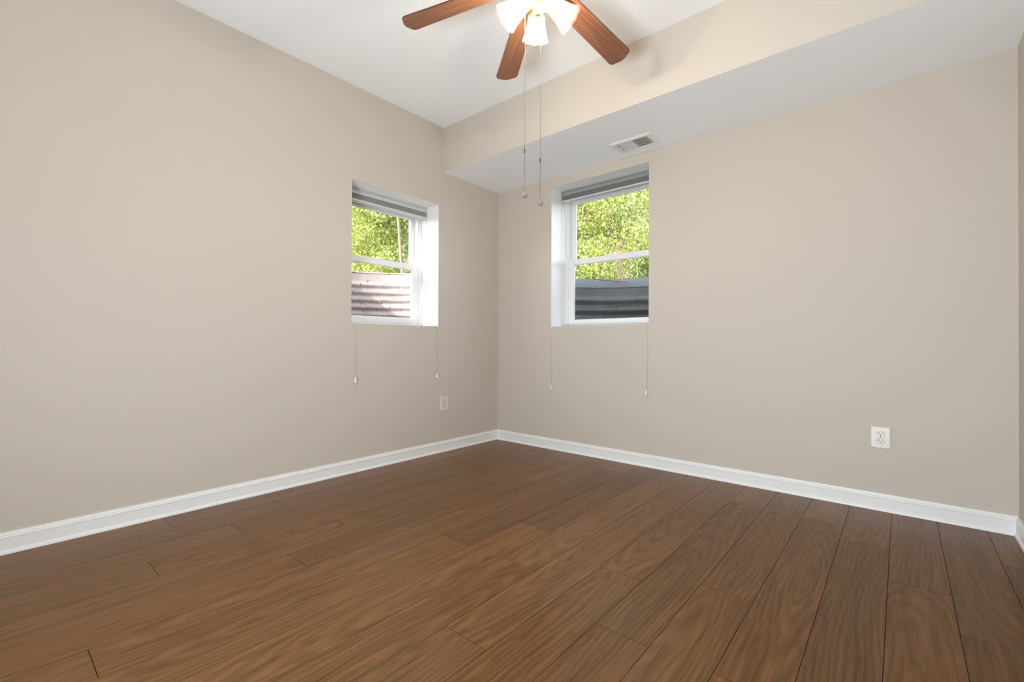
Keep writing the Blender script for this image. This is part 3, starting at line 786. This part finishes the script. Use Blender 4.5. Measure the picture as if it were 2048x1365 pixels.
def build_well(c, ang, ztop, mat, label, collar, pitch, amp):
    """Half-round corrugated well; ang = direction where the arc starts (counter-clockwise half turn)."""
    root = empty('window_well', (c.x, c.y, 0.72))
    R0, zb = 1.0, 0.73
    bm = bmesh.new(); n = 56
    zs = [zb]; z = zb
    flat = ztop - 0.085
    while z < flat - 0.004: z += 0.0064; zs.append(z)
    zs += [flat, ztop]
    prof = [(R0 + (amp * math.cos(2*PI*(z - flat)/pitch) if z <= flat else amp), z) for z in zs]
    outer = [(r + 0.004, z) for r, z in prof[::-1]]
    full = prof + outer
    cols = []
    for k in range(n + 1):
        t = ang + PI * k / n
        cols.append([bm.verts.new((r * math.cos(t), r * math.sin(t), z - 0.72)) for r, z in full])
    m = len(full)
    for a, b in zip(cols, cols[1:]):
        for i in range(m): bm.faces.new((a[i], a[(i+1) % m], b[(i+1) % m], b[i]))
    bm.faces.new(cols[0]); bm.faces.new(cols[-1][::-1])
    obj('corrugated_wall', bm, mat, root, smooth=50)
    bm = bmesh.new()
    tube(bm, [((R0 + amp + 0.004) * math.cos(ang + PI*k/n), (R0 + amp + 0.004) * math.sin(ang + PI*k/n), 0) for k in range(n + 1)], 0.010, 10)
    bmesh.ops.translate(bm, verts=bm.verts, vec=(0, 0, ztop - 0.72))
    obj('rolled_rim', bm, mat, root, smooth=50)
    if collar:
        bm = bmesh.new()
        pr = [(R0 + amp + 0.012, ztop - 0.72), (R0 + 0.06, ztop - 0.72 + 0.035), (R0 + 0.17, ztop - 0.72 + 0.115), (R0 + 0.20, ztop - 0.72 + 0.118), (R0 + 0.20, ztop - 0.72 + 0.112), (R0 + 0.175, ztop - 0.72 + 0.108), (R0 + 0.065, ztop - 0.72 + 0.028), (R0 + amp + 0.013, ztop - 0.72 - 0.006)]
        cols = []
        for k in range(n + 1):
            t = ang + PI * k / n; cols.append([bm.verts.new((r * math.cos(t), r * math.sin(t), z)) for r, z in pr])
        m = len(pr)
        for a, b in zip(cols, cols[1:]):
            for i in range(m): bm.faces.new((a[i], a[(i+1) % m], b[(i+1) % m], b[i]))
        bm.faces.new(cols[0]); bm.faces.new(cols[-1][::-1])
        obj('flared_collar', bm, mat, root, smooth=50)
    return tag(root, label, 'window well')
build_well(WELL_L, PI/2, 1.64, M['steel_lit_pink'], 'pinkish corrugated steel window well, partly sunlit, outside the smaller window', False, 0.077, 0.007)
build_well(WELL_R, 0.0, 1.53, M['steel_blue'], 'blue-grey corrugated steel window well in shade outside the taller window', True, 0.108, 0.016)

# ---- trees
def leaf_mesh(name, seed, n, rx, rz, size, mat, nclump=150):
    rng = np.random.default_rng(seed)
    cl = rng.normal(size=(nclump, 3)); cl /= np.linalg.norm(cl, axis=1)[:, None]
    cl *= (rng.random((nclump, 1)) ** 0.42) * np.array([[rx, rx, rz]])
    idx = rng.integers(0, nclump, n)
    pos = cl[idx] + rng.normal(size=(n, 3)) * np.array([[0.16, 0.16, 0.11]])
    d = rng.normal(size=(n, 3)); d[:, 2] -= 0.3; d /= np.linalg.norm(d, axis=1)[:, None]
    s = np.cross(d, rng.normal(size=(n, 3))); s /= np.linalg.norm(s, axis=1)[:, None]
    up = np.cross(s, d)
    ln = size * rng.uniform(0.65, 1.35, (n, 1)); wd = ln * rng.uniform(0.24, 0.36, (n, 1))
    tip = pos + d * ln; mid = pos + d * ln * 0.5
    a = mid + s * wd + up * wd * 0.35; b = mid - s * wd + up * wd * 0.35
    v = np.stack([pos, a, tip, b], 1).reshape(-1, 3)
    me = bpy.data.meshes.new(name)
    base = np.arange(n)[:, None] * 4
    faces = np.concatenate([base + np.array([[0, 1, 2]]), base + np.array([[0, 2, 3]])], 1).reshape(-1, 3)
    me.from_pydata(v.tolist(), [], faces.tolist()); me.materials.append(mat); me.update()
    return me
def trunk_bm(seed, h, r, nb, bend):
    rng = random.Random(seed); bm = bmesh.new()
    pts = [Vector((bend * math.sin(i / 10 * 2.6) + rng.uniform(-.01, .01), rng.uniform(-.02, .02), h * i / 10)) for i in range(11)]
    tube(bm, pts, [r * (1 - 0.06 * i) for i in range(11)], 9)
    for _ in range(nb):
        i = rng.randint(2, 9); p = pts[i]; a = rng.uniform(0, 2*PI); ln = rng.uniform(0.5, 1.1)
        q = [p, p + Vector((math.cos(a)*ln*.4, math.sin(a)*ln*.4, ln*.30)), p + Vector((math.cos(a)*ln*.75, math.sin(a)*ln*.75, ln*.75)), p + Vector((math.cos(a)*ln, math.sin(a)*ln, ln*1.1))]
        tube(bm, q, [r*.45, r*.36, r*.25, r*.10], 6)
    return bm
LEAF = [leaf_mesh('foliage', 1, 34000, 1.15, 1.75, 0.056, M['leaf']),
        leaf_mesh('foliage', 2, 34000, 1.25, 1.6, 0.054, M['leaf_deep']),
        leaf_mesh('foliage', 3, 34000, 1.2, 1.8, 0.058, M['leaf'])]
TRUNK = []
for i in range(3):
    o = obj('trunk', trunk_bm(10 + i, 4.3, 0.050, 12, 0.10), M['bark'], smooth=60); TRUNK.append(o.data); bpy.data.objects.remove(o)
def az(px, dist):
    """Point on the land: bearing as seen from the room (image column of the full frame), distance from the room's near corner."""
    v = f2 + r3 * ((px - 1024) / F_PX); v = Vector((v.x, v.y)).normalized()
    return Vector((CX, CY)) + v * dist
def gz(x, y): return 1.50 + 0.035 * max(0.0, math.hypot(x - 1.0, y + 1.0) - 4.5)
def tree(px, dist, kind, scale, rot, label, group=None, crown=2.2):
    p = az(px, dist); r = empty('leafy_tree', (p.x, p.y, gz(p.x, p.y) - 0.05), rot); r.scale = (scale,) * 3
    t = bpy.data.objects.new('trunk', TRUNK[kind]); link(t); t.parent = r
    f = bpy.data.objects.new('foliage', LEAF[kind]); link(f); f.parent = r; f.location = (0, 0, crown)
    return tag(r, label, 'tree', group)
GL = 'leafy trees beyond the smaller window'; GR = 'leafy trees beyond the taller window'
LL = 'one of the sunlit green trees massed behind the pinkish well, beyond the smaller window'
LR = 'one of the sunlit green trees massed behind the blue-grey well, beyond the taller window'
tree(752, 9.6, 0, 1.00, 0.4, LL, GL); tree(648, 12.6, 2, 1.05, 2.0, LL, GL); tree(862, 12.3, 1, 1.05, 4.4, LL, GL)
tree(762, 15.8, 1, 1.25, 1.1, LL, GL)
tree(1195, 9.6, 2, 1.00, 0.9, LR, GR); tree(1320, 12.5, 0, 1.10, 3.3, LR, GR); tree(1112, 13.2, 1, 1.10, 1.9, LR, GR)
tree(1212, 15.9, 0, 1.25, 2.7, LR, GR)

# slender sapling that shows its trunk against the leaves, beyond the smaller window
def sapling():
    p = az(793, 7.3); r = empty('slender_tree', (p.x, p.y, gz(p.x, p.y) - 0.05))
    bm = bmesh.new(); rng = random.Random(3)
    side = Vector((r3.x, r3.y, 0)).normalized()
    def q(s, z): return side * s + Vector((0, 0, z))
    pts = [q(0.10, 0), q(0.095, 0.45), q(0.06, 0.85), q(0.03, 1.25), q(-0.01, 1.7), q(-0.02, 2.2), q(-0.05, 2.8), q(-0.03, 3.4)]
    tube(bm, pts, [0.030, 0.028, 0.025, 0.023, 0.020, 0.017, 0.013, 0.008], 10)
    tube(bm, [pts[1], q(0.17, 0.75), q(0.27, 1.05), q(0.36, 1.5)], [0.017, 0.015, 0.012, 0.007], 8)
    tube(bm, [pts[4], q(-0.20, 2.1), q(-0.34, 2.5)], [0.010, 0.008, 0.005], 8)
    obj('trunk', bm, M['bark'], r, smooth=60)
    f = bpy.data.objects.new('foliage', leaf_mesh('foliage', 9, 1500, 0.7, 0.8, 0.065, M['leaf'], 40)); link(f); f.parent = r; f.location = (0, 0, 3.0)
    tag(r, 'slender tree with a thin pale bent trunk beyond the smaller window', 'tree')
sapling()
# tangle of dry brown branches beyond the taller window
def dry_shrub():
    p = az(1242, 7.3); r = empty('dry_shrub', (p.x, p.y, gz(p.x, p.y) - 0.03)); rng = random.Random(8); bm = bmesh.new()
    for _ in range(15):
        a = rng.uniform(0, 2*PI); ln = rng.uniform(1.3, 2.4); pts = [Vector((rng.uniform(-.12, .12), rng.uniform(-.12, .12), 0.0))]
        d = Vector((math.cos(a)*.12, math.sin(a)*.12, 1)).normalized()
        for s in range(10):
            k = 0.2 if s < 4 else 0.75
            d = (d + Vector((rng.uniform(-k, k), rng.uniform(-k, k), rng.uniform(-.4, .25) if s > 4 else 0.1))).normalized(); pts.append(pts[-1] + d * ln / 9)
        tube(bm, pts, [0.0058 - 0.0004 * i for i in range(11)], 5)
    obj('branches', bm, M['twig'], r, smooth=60)
    tag(r, 'tangle of dry brown branches in front of the trees beyond the taller window', 'shrub')
dry_shrub()
# pale twig lying on the collar of the shaded well
def fallen_twig():
    ang = 1.75; rr = 1.085
    def q(t, r, z): return Vector((WELL_R.x + r*math.cos(t), WELL_R.y + r*math.sin(t), z))
    bm = bmesh.new()
    tube(bm, [q(2.35, 1.150, 1.652), q(2.2, 1.120, 1.631), q(2.05, 1.09, 1.609), q(1.93, 1.060, 1.590)], [0.003, 0.005, 0.005, 0.003], 7)
    o = obj('fallen_twig', bm, M['twig'], smooth=60)
    tag(o, 'pale twig lying on the rim of the blue-grey window well', 'twig')
fallen_twig()
